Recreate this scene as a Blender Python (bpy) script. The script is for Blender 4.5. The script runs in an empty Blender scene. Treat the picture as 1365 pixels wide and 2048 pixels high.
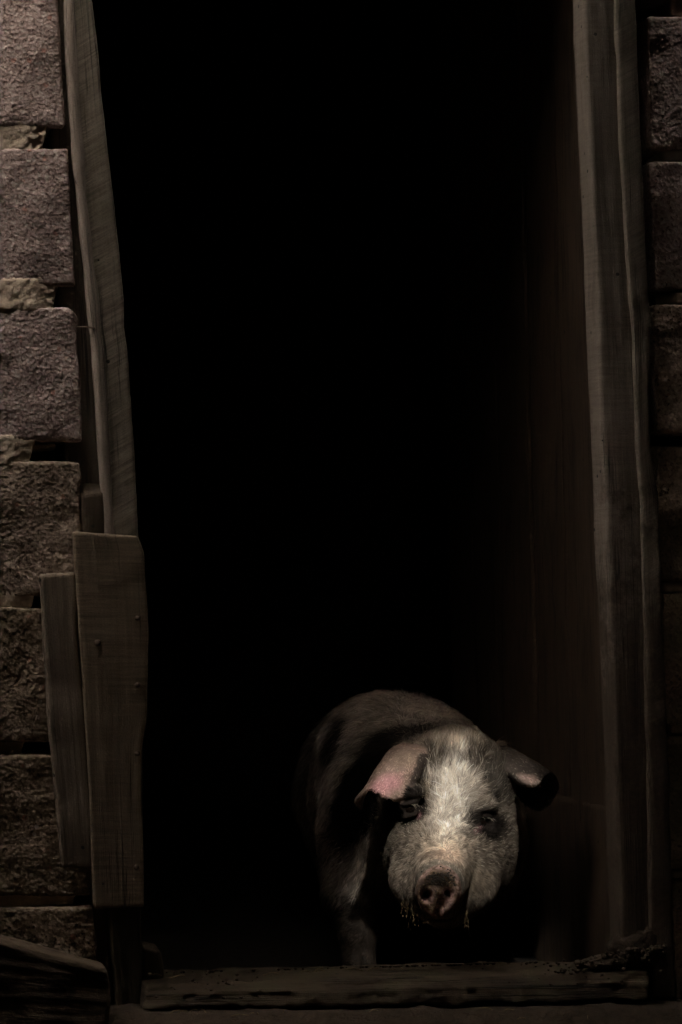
import bpy, math, random, time
import numpy as np
from mathutils import Matrix, Vector
T0 = time.time()
RS = np.random.RandomState(7)
random.seed(7)
S = bpy.context.scene
COL = S.collection

# ------------------------------------------------------------------ camera
YAW, ROLL = math.radians(12.0), math.radians(1.4)
DIST, CH, FPX = 3.2, 0.73, 4490.0
CAM = np.array([-DIST * math.sin(YAW), -DIST * math.cos(YAW), CH])
Rm = Matrix.Rotation(-YAW, 3, 'Z') @ Matrix.Rotation(math.radians(90), 3, 'X') @ Matrix.Rotation(-ROLL, 3, 'Z')
cd = bpy.data.cameras.new('camera')
cam = bpy.data.objects.new('camera', cd)
COL.objects.link(cam)
mw = Rm.to_4x4(); mw.translation = Vector(CAM)
cam.matrix_world = mw
cd.sensor_fit = 'VERTICAL'; cd.sensor_height = 24.0; cd.lens = 24.0 * FPX / 2048
cd.clip_start = 0.05; cd.clip_end = 300
cd.dof.use_dof = True; cd.dof.focus_distance = 3.3; cd.dof.aperture_fstop = 5.6
S.camera = cam
RN = np.array(Rm)

# ------------------------------------------------------------------ world, sun, exposure
SUN_EL, SUN_AZ = math.radians(43), math.radians(-12)     # azimuth: to the left of straight in front of the doorway
sdir = np.array([math.cos(SUN_EL) * math.sin(SUN_AZ), -math.cos(SUN_EL) * math.cos(SUN_AZ), math.sin(SUN_EL)])
w = bpy.data.worlds.new('World'); S.world = w; w.use_nodes = True
nt = w.node_tree; nt.nodes.clear()
sky = nt.nodes.new('ShaderNodeTexSky'); sky.sky_type = 'NISHITA'; sky.sun_disc = False
sky.sun_elevation = SUN_EL; sky.sun_rotation = math.atan2(sdir[0], sdir[1])
sky.air_density = 1.0; sky.dust_density = 5.0; sky.ozone_density = 0.3
hs = nt.nodes.new('ShaderNodeHueSaturation'); hs.inputs['Saturation'].default_value = 0.22
bg = nt.nodes.new('ShaderNodeBackground'); bg.inputs['Strength'].default_value = 0.15
wo = nt.nodes.new('ShaderNodeOutputWorld')
nt.links.new(sky.outputs[0], hs.inputs['Color']); tint = nt.nodes.new('ShaderNodeMix'); tint.data_type = 'RGBA'; tint.blend_type = 'MULTIPLY'; tint.inputs[0].default_value = 1; tint.inputs[7].default_value = (1, .865, .73, 1)
nt.links.new(hs.outputs[0], tint.inputs[6]); nt.links.new(tint.outputs[2], bg.inputs[0]); nt.links.new(bg.outputs[0], wo.inputs[0])
sl = bpy.data.lights.new('sun', 'SUN'); sl.energy = 2.0; sl.angle = math.radians(6.5); sl.color = (1.0, 0.93, 0.84)
so = bpy.data.objects.new('sun', sl); COL.objects.link(so)
so.rotation_euler = Vector(sdir).to_track_quat('Z', 'Y').to_euler(); so.location = (-1, -4, 5)
vs = S.view_settings
vs.view_transform = 'Standard'; vs.look = 'None'; vs.gamma = 1.0; vs.use_curve_mapping = False
vs.exposure = 4.42
S.render.engine = 'CYCLES'
S.cycles.max_bounces = 4; S.cycles.diffuse_bounces = 3; S.cycles.glossy_bounces = 2; S.cycles.transmission_bounces = 2
S.cycles.use_denoising = True; S.cycles.caustics_reflective = False; S.cycles.caustics_refractive = False

# ------------------------------------------------------------------ measuring from the doorway
def ray(px, py):
    px = np.asarray(px, float); py = np.asarray(py, float)
    v = np.stack([(px - 682.5) / FPX, -(py - 1024) / FPX, -np.ones_like(px * py)], -1)
    return v @ RN.T
def W(px, py, Y=0.0):
    d = ray(px, py)
    t = (Y - CAM[1]) / d[..., 1]
    return CAM + d * np.asarray(t)[..., None]
def PX(P):
    q = (P - CAM) @ RN
    return 682.5 - q[..., 0] / q[..., 2] * FPX, 1024 + q[..., 1] / q[..., 2] * FPX

# ------------------------------------------------------------------ noise
def _h(i, j, k, s):
    n = (i.astype(np.int64) * 73856093) ^ (j.astype(np.int64) * 19349663) ^ (k.astype(np.int64) * 83492791) ^ (s * 2654435)
    n = (n ^ (n >> 13)) * 1274126177 & 0x7fffffff
    n = (n ^ (n >> 11)) * 668265263 & 0x7fffffff
    return (n & 0xffffff) / float(0xffffff)
def vnoise(p, s=0):
    f = np.floor(p); t = p - f; t = t * t * (3 - 2 * t); f = f.astype(np.int64)
    r = 0
    for a in (0, 1):
        for b in (0, 1):
            for c in (0, 1):
                wgt = (t[:, 0] if a else 1 - t[:, 0]) * (t[:, 1] if b else 1 - t[:, 1]) * (t[:, 2] if c else 1 - t[:, 2])
                r = r + wgt * _h(f[:, 0] + a, f[:, 1] + b, f[:, 2] + c, s)
    return r * 2 - 1
def fbm(p, o=3, s=0):
    r = 0; a = 1; tot = 0
    for k in range(o):
        r = r + a * vnoise(p * (2.03 ** k) + 17.3 * k, s + k); tot += a; a *= .5
    return r / tot
def worley(p, s=0):
    f = np.floor(p).astype(np.int64); d1 = np.full(len(p), 9.0); d2 = np.full(len(p), 9.0)
    for a in (-1, 0, 1):
        for b in (-1, 0, 1):
            for c in (-1, 0, 1):
                i, j, k = f[:, 0] + a, f[:, 1] + b, f[:, 2] + c
                q = np.stack([i + _h(i, j, k, s), j + _h(i, j, k, s + 1), k + _h(i, j, k, s + 2)], -1)
                d = np.linalg.norm(p - q, axis=1)
                m = d < d1
                d2 = np.where(m, d1, np.minimum(d2, d)); d1 = np.where(m, d, d1)
    return d1, d2

# ------------------------------------------------------------------ object helpers
def tag(o, label=None, cat=None, group=None, kind=None):
    if label: o['label'] = label
    if cat: o['category'] = cat
    if group: o['group'] = group
    if kind: o['kind'] = kind
    return o
def empty(name, loc, label=None, cat=None, group=None, kind=None):
    o = bpy.data.objects.new(name, None); COL.objects.link(o); o.location = Vector([float(x) for x in loc]); o.empty_display_size = .05
    return tag(o, label, cat, group, kind)
def mesh_obj(name, V, F, mat, parent=None, attrs=None, smooth=True, origin=None):
    V = np.asarray(V, float)
    if parent is not None: org = np.array(parent_world(parent))
    elif origin is not None: org = np.array(origin, float)
    else: org = np.array([V[:, 0].mean(), V[:, 1].mean(), V[:, 2].min()])
    me = bpy.data.meshes.new(name)
    F = np.asarray(F); n = F.shape[1]
    me.vertices.add(len(V)); me.vertices.foreach_set('co', (V - org).astype(np.float32).ravel())
    me.loops.add(F.size); me.loops.foreach_set('vertex_index', F.astype(np.int32).ravel())
    me.polygons.add(len(F)); me.polygons.foreach_set('loop_start', np.arange(0, F.size, n, dtype=np.int32))
    me.update(calc_edges=True); me.validate()
    if smooth: me.polygons.foreach_set('use_smooth', np.ones(len(me.polygons), bool))
    for k, a in (attrs or {}).items():
        a = np.asarray(a, np.float32)
        if a.shape[1] == 3:
            at = me.attributes.new(k, 'FLOAT_VECTOR', 'POINT'); at.data.foreach_set('vector', a.ravel())
        else:
            at = me.attributes.new(k, 'FLOAT_COLOR', 'POINT'); at.data.foreach_set('color', a.ravel())
    me.materials.append(mat)
    o = bpy.data.objects.new(name, me); COL.objects.link(o)
    if parent is not None: o.parent = parent
    else: o.location = Vector([float(x) for x in org])
    return o
def parent_world(p):
    v = np.array(p.location)
    while p.parent is not None:
        p = p.parent; v = v + np.array(p.location)
    return v

_cache = {}
def boxgrid(nx, ny, nz):
    """surface of a box as a quad grid in unit coordinates, vertices shared"""
    key = (nx, ny, nz)
    if key in _cache: return _cache[key]
    idx = {}; ids = -np.ones((nx + 1, ny + 1, nz + 1), np.int64)
    m = np.zeros(ids.shape, bool)
    m[0] = m[-1] = True; m[:, 0] = m[:, -1] = True; m[:, :, 0] = m[:, :, -1] = True
    pts = np.argwhere(m); ids[m] = np.arange(len(pts))
    F = []
    def face(A, flip):
        q = np.stack([A[:-1, :-1], A[1:, :-1], A[1:, 1:], A[:-1, 1:]], -1).reshape(-1, 4)
        F.append(q[:, ::-1] if flip else q)
    face(ids[0], True); face(ids[-1], False); face(ids[:, 0], False); face(ids[:, -1], True); face(ids[:, :, 0], True); face(ids[:, :, -1], False)
    r = (pts / np.array([nx, ny, nz], float), np.concatenate(F))
    _cache[key] = r
    return r
SEED = [0]
def slab(name, rows, Y, th, mat, parent=None, h=.006, r=.004, disp=None, wob=.0015, warp=None, **kw):
    """a board or block: rows of (pyL,xL,pyR,xR) down its front face, front plane Y, thickness th going back (+Y).
    param axes: u across, v down, w back"""
    SEED[0] += 1; sd = SEED[0]
    rows = [(a[0], a[1], a[0], a[2]) if len(a) == 3 else a for a in rows]
    Yv = np.atleast_1d(np.asarray(Y, float)); Yr = np.interp(np.linspace(0, 1, len(rows)), np.linspace(0, 1, len(Yv)), Yv)
    L = np.array([W(a[1], a[0], yy) for a, yy in zip(rows, Yr)]); R = np.array([W(a[3], a[2], yy) for a, yy in zip(rows, Yr)])
    cl = np.concatenate([[0], np.cumsum(np.linalg.norm(np.diff((L + R) / 2, axis=0), axis=1))])
    wid = np.linalg.norm(R - L, axis=1).mean(); hei = cl[-1]
    return slab3(name, L, R, cl, wid, hei, th, mat, parent, h, r, disp, wob, warp, sd, **kw)
def slab3(name, L, R, cl, wid, hei, th, mat, parent, h, r, disp, wob, warp, sd, back=np.array([0, 1.0, 0]), **kw):
    D = np.array([wid, hei, th]); swap = kw.pop('swap', False)
    n = np.maximum(2, np.round(D / np.array([h, h * kw.pop('hv', 1), max(h, th / 8)])).astype(int))
    U, F = boxgrid(*n)
    P = U * D
    rr = min(r, D.min() * .49)
    C = np.clip(P, rr, D - rr); d = P - C; dn = np.linalg.norm(d, axis=1, keepdims=True)
    N = d / np.maximum(dn, 1e-9)
    P = C + N * rr
    g = P + np.array([sd * 3.7, sd * 1.9, sd * .77])
    dd = wob * fbm(g / .05, 2, sd)
    if disp is not None: dd = dd + disp(g, N, P, D)
    P = P + N * dd[:, None]
    if warp is not None: P = warp(P, D)
    t = P[:, 1]
    Lx = np.stack([np.interp(t, cl, L[:, k]) for k in range(3)], -1); Rx = np.stack([np.interp(t, cl, R[:, k]) for k in range(3)], -1)
    ex = t - np.clip(t, 0, cl[-1])
    dirn = (L[-1] - L[0]) / np.linalg.norm(L[-1] - L[0])
    X = Lx + (Rx - Lx) * (P[:, 0] / wid)[:, None] + back * P[:, 2:3] + dirn * ex[:, None]
    return mesh_obj(name, X, F[:, ::-1], mat, parent, {'gc': g[:, [1, 0, 2]] if swap else g, 'pq': P}, **kw)
def plain_box(name, lo, hi, mat, parent=None, h=.12, **kw):
    lo = np.array(lo, float); hi = np.array(hi, float)
    n = np.maximum(1, np.round((hi - lo) / h).astype(int)); U, F = boxgrid(*np.minimum(n, 60))
    P = lo + U * (hi - lo)
    return mesh_obj(name, P, F, mat, parent, {'gc': P}, smooth=False, **kw)

# ------------------------------------------------------------------ materials
class NT:
    def __init__(s, name):
        s.m = bpy.data.materials.new(name); s.m.use_nodes = True; s.t = s.m.node_tree; s.t.nodes.clear()
        s.out = s.n('OutputMaterial'); s.p = s.n('BsdfPrincipled'); s.l(s.p.outputs[0], s.out.inputs[0])
        s.p.inputs['Specular IOR Level'].default_value = .3
    def n(s, t, **k):
        x = s.t.nodes.new('ShaderNode' + t)
        for a, b in k.items(): setattr(x, a, b)
        return x
    def l(s, a, b): s.t.links.new(a, b)
    def attr(s, name='gc', scale=(1, 1, 1), rot=(0, 0, 0), color=False):
        a = s.n('Attribute', attribute_name=name)
        if color: return a.outputs['Color']
        src = a.outputs['Vector']
        if rot[2]:
            m0 = s.n('Mapping'); m0.inputs['Rotation'].default_value = rot; s.l(src, m0.inputs[0]); src = m0.outputs[0]
        m = s.n('Mapping'); m.inputs['Scale'].default_value = scale
        s.l(src, m.inputs[0]); return m.outputs[0]
    def noise(s, vec, sc, det=4, rough=.6, dist=0):
        x = s.n('TexNoise'); x.inputs['Scale'].default_value = sc; x.inputs['Detail'].default_value = det
        x.inputs['Roughness'].default_value = rough; x.inputs['Distortion'].default_value = dist; s.l(vec, x.inputs['Vector']); return x.outputs['Fac']
    def ramp(s, fac, stops, interp='LINEAR'):
        r = s.n('ValToRGB'); r.color_ramp.interpolation = interp; e = r.color_ramp.elements
        while len(e) < len(stops): e.new(.5)
        for k, (p, c) in enumerate(stops):
            e[k].position = p; c = (c, c, c) if isinstance(c, (int, float)) else c
            e[k].color = tuple(c) + (1,)
        s.l(fac, r.inputs[0]); return r.outputs[0]
    def mix(s, fac, a, b, mode='MIX'):
        x = s.n('Mix', data_type='RGBA', blend_type=mode)
        for v, i in ((fac, 0), (a, 6), (b, 7)):
            if hasattr(v, 'links'): s.l(v, x.inputs[i])
            elif i: x.inputs[i].default_value = tuple(v) + (1,) if isinstance(v, tuple) else (v, v, v, 1)
            else: x.inputs[0].default_value = v
        return x.outputs[2]
    def math(s, op, a, b=0.0):
        x = s.n('Math', operation=op)
        for v, i in ((a, 0), (b, 1)):
            if hasattr(v, 'links'): s.l(v, x.inputs[i])
            else: x.inputs[i].default_value = v
        return x.outputs[0]
    def bump(s, hgt, dist, strength=1.0):
        b = s.n('Bump'); b.inputs['Distance'].default_value = dist; b.inputs['Strength'].default_value = strength
        s.l(hgt, b.inputs['Height']); s.l(b.outputs[0], s.p.inputs['Normal'])
    def done(s, col, rough=.9):
        if hasattr(col, 'links'): s.l(col, s.p.inputs['Base Color'])
        else: s.p.inputs['Base Color'].default_value = tuple(col) + (1,)
        if hasattr(rough, 'links'): s.l(rough, s.p.inputs['Roughness'])
        else: s.p.inputs['Roughness'].default_value = rough
        return s.m

def mat_block(name, c1, c2, dirt=0.0):
    t = NT(name); g = t.attr()
    a = t.noise(g, 260, 3, .7); b = t.noise(g, 14, 4, .6)
    v0 = t.n('TexVoronoi'); v0.inputs['Scale'].default_value = 205; t.l(t.mix(.012, g, b, 'ADD') if False else g, v0.inputs['Vector'])
    s0 = t.n('SeparateColor'); t.l(v0.outputs['Color'], s0.inputs[0])
    a = t.math('ADD', t.math('MULTIPLY', a, .72), t.math('MULTIPLY', s0.outputs[2], .28))
    col = t.ramp(a, [(.30, tuple(x * .22 for x in c1)), (.39, c1), (.54, c2), (.70, tuple(min(.6, x * 1.45) for x in c2))])
    col = t.mix(t.ramp(b, [(.3, 0), (.7, .6)]), col, tuple(x * .62 for x in c1), 'MIX')
    v = t.n('TexVoronoi'); v.inputs['Scale'].default_value = 95; t.l(g, v.inputs['Vector'])
    sp = t.n('SeparateColor'); t.l(v.outputs['Color'], sp.inputs[0])
    red = t.math('MULTIPLY', t.math('GREATER_THAN', sp.outputs[0], .965), t.math('LESS_THAN', t.math('ADD', v.outputs['Distance'], t.math('MULTIPLY', a, .5)), .62))
    col = t.mix(t.math('MULTIPLY', red, t.ramp(a, [(.35, 0), (.5, .65)])), col, (.36, .15, .11))
    wh = t.math('MULTIPLY', t.math('GREATER_THAN', sp.outputs[1], .975), t.math('LESS_THAN', v.outputs['Distance'], .28))
    col = t.mix(wh, col, (.42, .36, .32))
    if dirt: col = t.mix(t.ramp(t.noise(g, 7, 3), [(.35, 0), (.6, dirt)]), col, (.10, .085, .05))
    nod = t.math('SUBTRACT', 1.0, v0.outputs['Distance'])
    t.bump(t.mix(.30, t.mix(.45, a, nod), t.noise(g, 120, 3, .7)), .0028, .85)
    return t.done(col, .95)
def mat_wood(name, dark, light, tint, saw=0.0, sawrot=0.0, knots=True, bump=.0012, lo=.3, moss=0.0, mud=0.0):
    t = NT(name); g = t.attr()
    ln = t.attr(scale=(210, 4.5, 210)); big = t.attr(scale=(9, .9, 9))
    a = t.noise(ln, 1.0, 5, .65, .4); b = t.noise(big, 2.0, 4, .6, .8); f = t.noise(g, 500, 2, .6)
    col = t.ramp(a, [(.28, dark), (.5, tuple((x + y) / 2 for x, y in zip(dark, light))), (.72, light)])
    col = t.mix(t.ramp(b, [(lo, 0), (.72, .75)]), col, tint)
    ck = t.noise(t.attr(scale=(120, 1.6, 120)), 1.0, 3, .6, .6)
    crk = t.ramp(t.math('ABSOLUTE', t.math('SUBTRACT', ck, .5)), [(.0, 1), (.010, .75), (.028, 0)])
    crk = t.math('MULTIPLY', crk, t.ramp(t.noise(t.attr(scale=(18, 3.5, 18)), 1.0, 2), [(.5, 0), (.6, 1)]))
    st = t.ramp(t.noise(t.attr(scale=(26, 5, 26)), 1.0, 5, .7), [(.36, .55), (.5, 0)])
    col = t.mix(st, col, tuple(x * .5 for x in dark))
    hgt = a
    if saw:
        s2 = t.attr(scale=(14, 230, 14), rot=(0, 0, sawrot)); s_ = t.noise(s2, 1.0, 4, .75, .5); saw = t.ramp(t.noise(t.attr(scale=(8, 5, 8)), 1.0, 3), [(.35, saw * .25), (.6, saw * 1.2)])
        col = t.mix(saw, col, t.ramp(s_, [(.33, tuple(x * .45 for x in dark)), (.5, tuple((x + y) / 2 for x, y in zip(dark, light))), (.7, tuple(x * 1.35 for x in light))]))
        hgt = t.mix(saw, a, s_)
    col = t.mix(t.ramp(f, [(.25, .6), (.5, 0.0)]), col, tuple(x * .5 for x in dark))
    col = t.mix(crk, col, tuple(x * .12 for x in dark)); hgt = t.math('SUBTRACT', hgt, t.math('MULTIPLY', crk, .8))
    if knots:
        kn = t.attr(scale=(1.0, .5, 1.0)); v = t.n('TexVoronoi'); v.inputs['Scale'].default_value = 7; t.l(kn, v.inputs['Vector'])
        k = t.ramp(v.outputs['Distance'], [(.0, 1), (.045, .95), (.09, 0)])
        col = t.mix(k, col, tuple(x * .35 for x in dark))
        pv = t.n('TexVoronoi'); pv.inputs['Scale'].default_value = 60; t.l(g, pv.inputs['Vector'])
        ps = t.n('SeparateColor'); t.l(pv.outputs['Color'], ps.inputs[0])
        pk = t.math('MULTIPLY', t.math('GREATER_THAN', ps.outputs[0], .93), t.math('LESS_THAN', pv.outputs['Distance'], .16))
        col = t.mix(pk, col, (.012, .010, .008))
    if moss: col = t.mix(t.ramp(t.noise(g, 18, 4, .7), [(.45, 0), (.62, moss)]), col, (.045, .05, .02))
    if mud:      # splashed mud plus darkening downward that stands in for light falling off
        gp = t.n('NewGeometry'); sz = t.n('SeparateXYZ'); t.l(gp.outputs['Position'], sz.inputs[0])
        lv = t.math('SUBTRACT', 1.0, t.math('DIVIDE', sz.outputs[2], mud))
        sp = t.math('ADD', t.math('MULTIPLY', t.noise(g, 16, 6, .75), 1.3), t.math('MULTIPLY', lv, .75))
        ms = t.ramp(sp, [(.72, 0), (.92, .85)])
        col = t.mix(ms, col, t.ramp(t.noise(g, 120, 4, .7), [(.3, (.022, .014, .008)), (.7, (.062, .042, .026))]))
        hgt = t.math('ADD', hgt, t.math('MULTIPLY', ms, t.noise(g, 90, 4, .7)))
    t.bump(t.mix(.3, hgt, f), bump, 1.0)
    return t.done(col, .85)
def mat_knotty(name, dark, light, kc, kr):
    t = NT(name); g = t.attr(); q = t.attr('pq')
    sep = t.n('SeparateXYZ'); t.l(q, sep.inputs[0])
    du = t.math('MULTIPLY', t.math('SUBTRACT', sep.outputs[0], kc[0]), .7); dv = t.math('SUBTRACT', sep.outputs[1], kc[1])
    d = t.math('SQRT', t.math('ADD', t.math('MULTIPLY', du, du), t.math('MULTIPLY', dv, dv)))
    wv = t.noise(g, 14, 4, .6)
    # grain bends round the knot
    bend = t.math('MULTIPLY', t.math('DIVIDE', kr * kr, t.math('ADD', d, kr * .6)), t.math('DIVIDE', dv, t.math('ADD', d, .004)))
    f = t.math('ADD', t.math('MULTIPLY', t.math('SUBTRACT', dv, bend), 130), t.math('MULTIPLY', wv, 5))
    gr = t.math('ADD', t.math('MULTIPLY', t.math('SINE', f), .14), t.math('MULTIPLY', t.noise(t.attr(scale=(8, 160, 60)), 1.0, 5, .7), 1.0))
    col = t.ramp(gr, [(.0, tuple(x * .5 for x in dark)), (.35, dark), (.6, tuple((a + b) / 2 for a, b in zip(dark, light))), (1.0, light)])
    rings = t.math('ADD', t.math('MULTIPLY', t.math('SINE', t.math('MULTIPLY', d, 700)), .5), t.math('MULTIPLY', wv, .8))
    kcol = t.ramp(rings, [(.2, tuple(x * .35 for x in dark)), (.7, tuple(x * 1.1 for x in dark))])
    col = t.mix(t.ramp(t.math('ADD', d, t.math('MULTIPLY', wv, .01)), [(kr * .85, 1), (kr * 1.25, 0)]), col, kcol)
    mo = t.ramp(t.noise(g, 30, 4, .7), [(.5, 0), (.62, .6)]); col = t.mix(mo, col, tuple(x * .4 for x in dark))
    t.bump(t.mix(.4, gr, t.noise(g, 200, 4, .7)), .003, 1.0)
    return t.done(col, .9)
def mat_rough(name, c1, c2, sc=60, bump=.003, rough=.95):
    t = NT(name); g = t.attr()
    a = t.noise(g, sc, 6, .7); b = t.noise(g, sc * .12, 3)
    col = t.mix(t.ramp(b, [(.3, 0), (.7, .6)]), t.ramp(a, [(.3, c1), (.7, c2)]), tuple(x * .5 for x in c1))
    t.bump(a, bump, 1.0)
    return t.done(col, rough)
def mat_metal(name, c):
    t = NT(name); tc = t.n('TexCoord'); a = t.noise(tc.outputs['Object'], 900, 3)
    t.p.inputs['Metallic'].default_value = .4
    return t.done(t.ramp(a, [(.3, tuple(x * .5 for x in c)), (.7, c)]), .7)

M = dict(
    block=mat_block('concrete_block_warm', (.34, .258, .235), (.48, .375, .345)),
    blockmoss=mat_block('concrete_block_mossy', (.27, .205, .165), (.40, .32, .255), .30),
    blockdirtyshade=mat_block('concrete_block_dirt_shade', (.20, .148, .108), (.31, .24, .178), .55),  # same blocks lower down: dirt, and a darker base standing in for fading light
    mortar=mat_rough('mortar', (.50, .40, .30), (.82, .70, .56), 45, .002),
    jamb=mat_wood('grey_sawn_wood', (.11, .092, .07), (.25, .212, .165), (.14, .128, .10), .6, math.radians(30), moss=.25),
    arris=mat_wood('pale_lit_wood', (.16, .13, .105), (.28, .235, .19), (.2, .165, .135)),
    cover=mat_wood('brown_band_sawn_wood', (.08, .058, .038), (.20, .15, .10), (.12, .095, .06), .5, 0.0),
    greyplank=mat_wood('grey_plank_wood', (.10, .076, .054), (.20, .155, .11), (.135, .11, .085)),
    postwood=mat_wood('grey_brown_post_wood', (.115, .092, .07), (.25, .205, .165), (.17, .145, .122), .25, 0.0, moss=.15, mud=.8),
    recess=mat_wood('smooth_brown_wood', (.12, .098, .075), (.17, .14, .11), (.14, .12, .10), bump=.0004, knots=False),
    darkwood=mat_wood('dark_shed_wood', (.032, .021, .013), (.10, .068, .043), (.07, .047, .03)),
    old=mat_wood('old_damp_wood', (.026, .017, .010), (.068, .046, .027), (.04, .027, .015), moss=.3, bump=.0025),
    muddyshadejamb=mat_wood('grey_sawn_wood_mud_shade', (.11, .088, .066), (.20, .165, .128), (.12, .105, .082), .45, math.radians(30), moss=.25, mud=.8),
    knotty=mat_knotty('old_knotty_wood', (.042, .029, .018), (.082, .06, .037), (.355, .070), .024),
    mud=mat_rough('dry_mud', (.022, .015, .009), (.058, .040, .025), 90, .005),
    ground=mat_rough('yard_mud', (.016, .011, .007), (.04, .03, .02), 8, .01),
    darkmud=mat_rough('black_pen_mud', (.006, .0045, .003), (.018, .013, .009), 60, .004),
    iron=mat_metal('rusty_iron', (.11, .075, .055)),
    tin=mat_metal('roof_tin', (.035, .03, .027)),
)
exec_pig = True

# ------------------------------------------------------------------ setting: yard, pen floor
def sheet(name, x0, x1, y0, y1, z, mat, n=80, amp=.01):
    gx, gy = np.meshgrid(np.linspace(x0, x1, n), np.linspace(y0, y1, n), indexing='ij')
    P = np.stack([gx.ravel(), gy.ravel(), np.zeros(gx.size)], -1)
    P[:, 2] = z + amp * fbm(P / .3, 3, 5)
    i = np.arange(n * n).reshape(n, n)
    F = np.stack([i[:-1, :-1], i[1:, :-1], i[1:, 1:], i[:-1, 1:]], -1).reshape(-1, 4)
    return tag(mesh_obj(name, P, F, mat, None, {'gc': P}), kind='structure')
sheet('ground', -60, 60, -60, 60, -.09, M['ground'], 160, .02)
sheet('pen_floor', -1.25, 1.9, .075, 2.6, -.045, M['darkmud'], 120, .006)

# shed that holds the doorway: interior walls and roof
def boards_wall(parent, name, a, b, z0, z1, th, n, mat, gap=.002, h=.03):
    a = np.array(a, float); b = np.array(b, float); d = (b - a); back = np.array([-d[1], d[0], 0]); back /= np.linalg.norm(back)
    for k in range(n):
        p = a + d * (k / n); q = a + d * ((k + 1) / n) - d / np.linalg.norm(d) * gap
        off = back * RS.uniform(-.003, .003)
        L = np.array([[p[0], p[1], z1], [p[0], p[1], z0]]) + off; R = np.array([[q[0], q[1], z1], [q[0], q[1], z0]]) + off
        SEED[0] += 1
        slab3(name, L, R, np.array([0, z1 - z0]), np.linalg.norm(q - p), z1 - z0, th, mat, parent, h, .004, None, .002, None, SEED[0], back=back)
shed = empty('shed_interior', (.3, 1.4, .03), 'dark board walls and roof of the shed behind the pig', 'shed')
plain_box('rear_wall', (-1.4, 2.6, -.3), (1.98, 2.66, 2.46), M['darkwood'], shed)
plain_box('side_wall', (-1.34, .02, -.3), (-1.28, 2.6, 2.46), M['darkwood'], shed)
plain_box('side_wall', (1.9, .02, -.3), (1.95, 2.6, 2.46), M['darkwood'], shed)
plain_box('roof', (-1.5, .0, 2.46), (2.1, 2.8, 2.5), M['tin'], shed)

# partition of upright boards to the right of the pig
XP = .45
def ypart(px):
    a = YAW + math.atan((px - 682.5) / FPX)
    return CAM[1] + (XP - CAM[0]) / math.tan(a)
part = empty('board_partition', (XP, .5, .03), 'dark upright board partition running back inside the doorway on the right', 'partition')
edges = [1262, 1128, 1062, 998, 942, 890]
kz = .20
for k in range(5):
    y0, y1 = ypart(edges[k]), ypart(edges[k + 1])
    y0 = max(y0, .075)
    L = np.array([[XP, y0, 2.15], [XP, y0, kz]]); R = np.array([[XP, y1 - .005, 2.15], [XP, y1 - .005, kz]])
    off = np.array([RS.uniform(-.003, .003), 0, 0]); SEED[0] += 1
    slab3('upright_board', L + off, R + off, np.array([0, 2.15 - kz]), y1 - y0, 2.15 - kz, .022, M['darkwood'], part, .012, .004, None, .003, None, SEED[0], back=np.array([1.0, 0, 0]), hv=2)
y0, y1 = .075, ypart(890)
L = np.array([[XP - .0045, y0, .272], [XP - .0045, y0, -.06]]); R = np.array([[XP - .0045, y1, .212], [XP - .0045, y1, -.06]])
SEED[0] += 1
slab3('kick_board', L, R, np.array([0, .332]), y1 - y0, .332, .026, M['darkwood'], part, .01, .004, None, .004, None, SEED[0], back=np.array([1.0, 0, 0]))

# ------------------------------------------------------------------ block walls
def blockdisp(scale=1.0, coarse=.0045):
    def f(g, N, P, D):
        d1, d2 = worley(g / coarse, 3)
        e = np.minimum(1, (d2 - d1) * 2.2)
        r = (e - .6) * .0012 * scale + .0005 * scale * fbm(g / .012, 2, 9)
        edge = np.min(np.minimum(P, D - P)[:, :2], axis=1)
        r = r - np.exp(-np.maximum(edge, 0) / .008) * .003 * (0.5 + .5 * vnoise(g / .02, 4))
        return r
    return f
def warpcorner(kind):
    # kind: list of (corner u, corner v, radius) -> worn corners
    def f(P, D):
        P = P.copy()
        for cu, cv, rad in kind:
            c = np.array([cu * D[0], cv * D[1]])
            s = np.array([1 if cu == 0 else -1, 1 if cv == 0 else -1])
            q = (P[:, :2] - c) * s
            m = (q[:, 0] < rad) & (q[:, 1] < rad)
            e = rad - q[m]; ln = np.linalg.norm(e, axis=1); over = ln > rad
            e2 = np.where(over[:, None], e * (rad / np.maximum(ln, 1e-9))[:, None], e)
            P[m, :2] = c + (rad - e2) * s
        return P
    return f
wl = empty('block_wall', W(-200, 2040, .05), 'pinkish brown concrete block wall with cream mortar left of the doorway, brightest at the top', 'wall')
wr = empty('block_wall', W(1800, 2020, .05), 'shaded rough concrete block wall at the right edge beyond the door frame', 'wall')
# (top, bottom, right edge top, right edge bottom)
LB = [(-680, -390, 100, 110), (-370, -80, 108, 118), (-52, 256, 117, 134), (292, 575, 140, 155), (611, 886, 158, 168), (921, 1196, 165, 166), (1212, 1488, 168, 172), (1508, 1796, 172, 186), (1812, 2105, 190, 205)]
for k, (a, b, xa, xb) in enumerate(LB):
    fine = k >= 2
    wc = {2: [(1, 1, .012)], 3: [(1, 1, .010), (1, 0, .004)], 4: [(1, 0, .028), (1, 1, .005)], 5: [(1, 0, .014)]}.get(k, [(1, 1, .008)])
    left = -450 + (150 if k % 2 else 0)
    slab('block', [(a, left, xa), (b, left, xb)], 0, .1, (M['block'] if k < 5 else M['blockmoss'] if k == 5 else M['blockdirtyshade']), wl, h=.0022 if fine else .01, r=.006, disp=blockdisp(.75 + .3 * (k >= 5), .0045 + .001 * (k >= 5)) if fine else None, wob=.003, warp=warpcorner(wc))
    slab('block', [(a, left - 600, left - 14), (b, left - 600, left - 14)], 0, .1, (M['block'] if k < 5 else M['blockmoss'] if k == 5 else M['blockdirtyshade']), wl, h=.008, r=.006, wob=.003)
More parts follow.
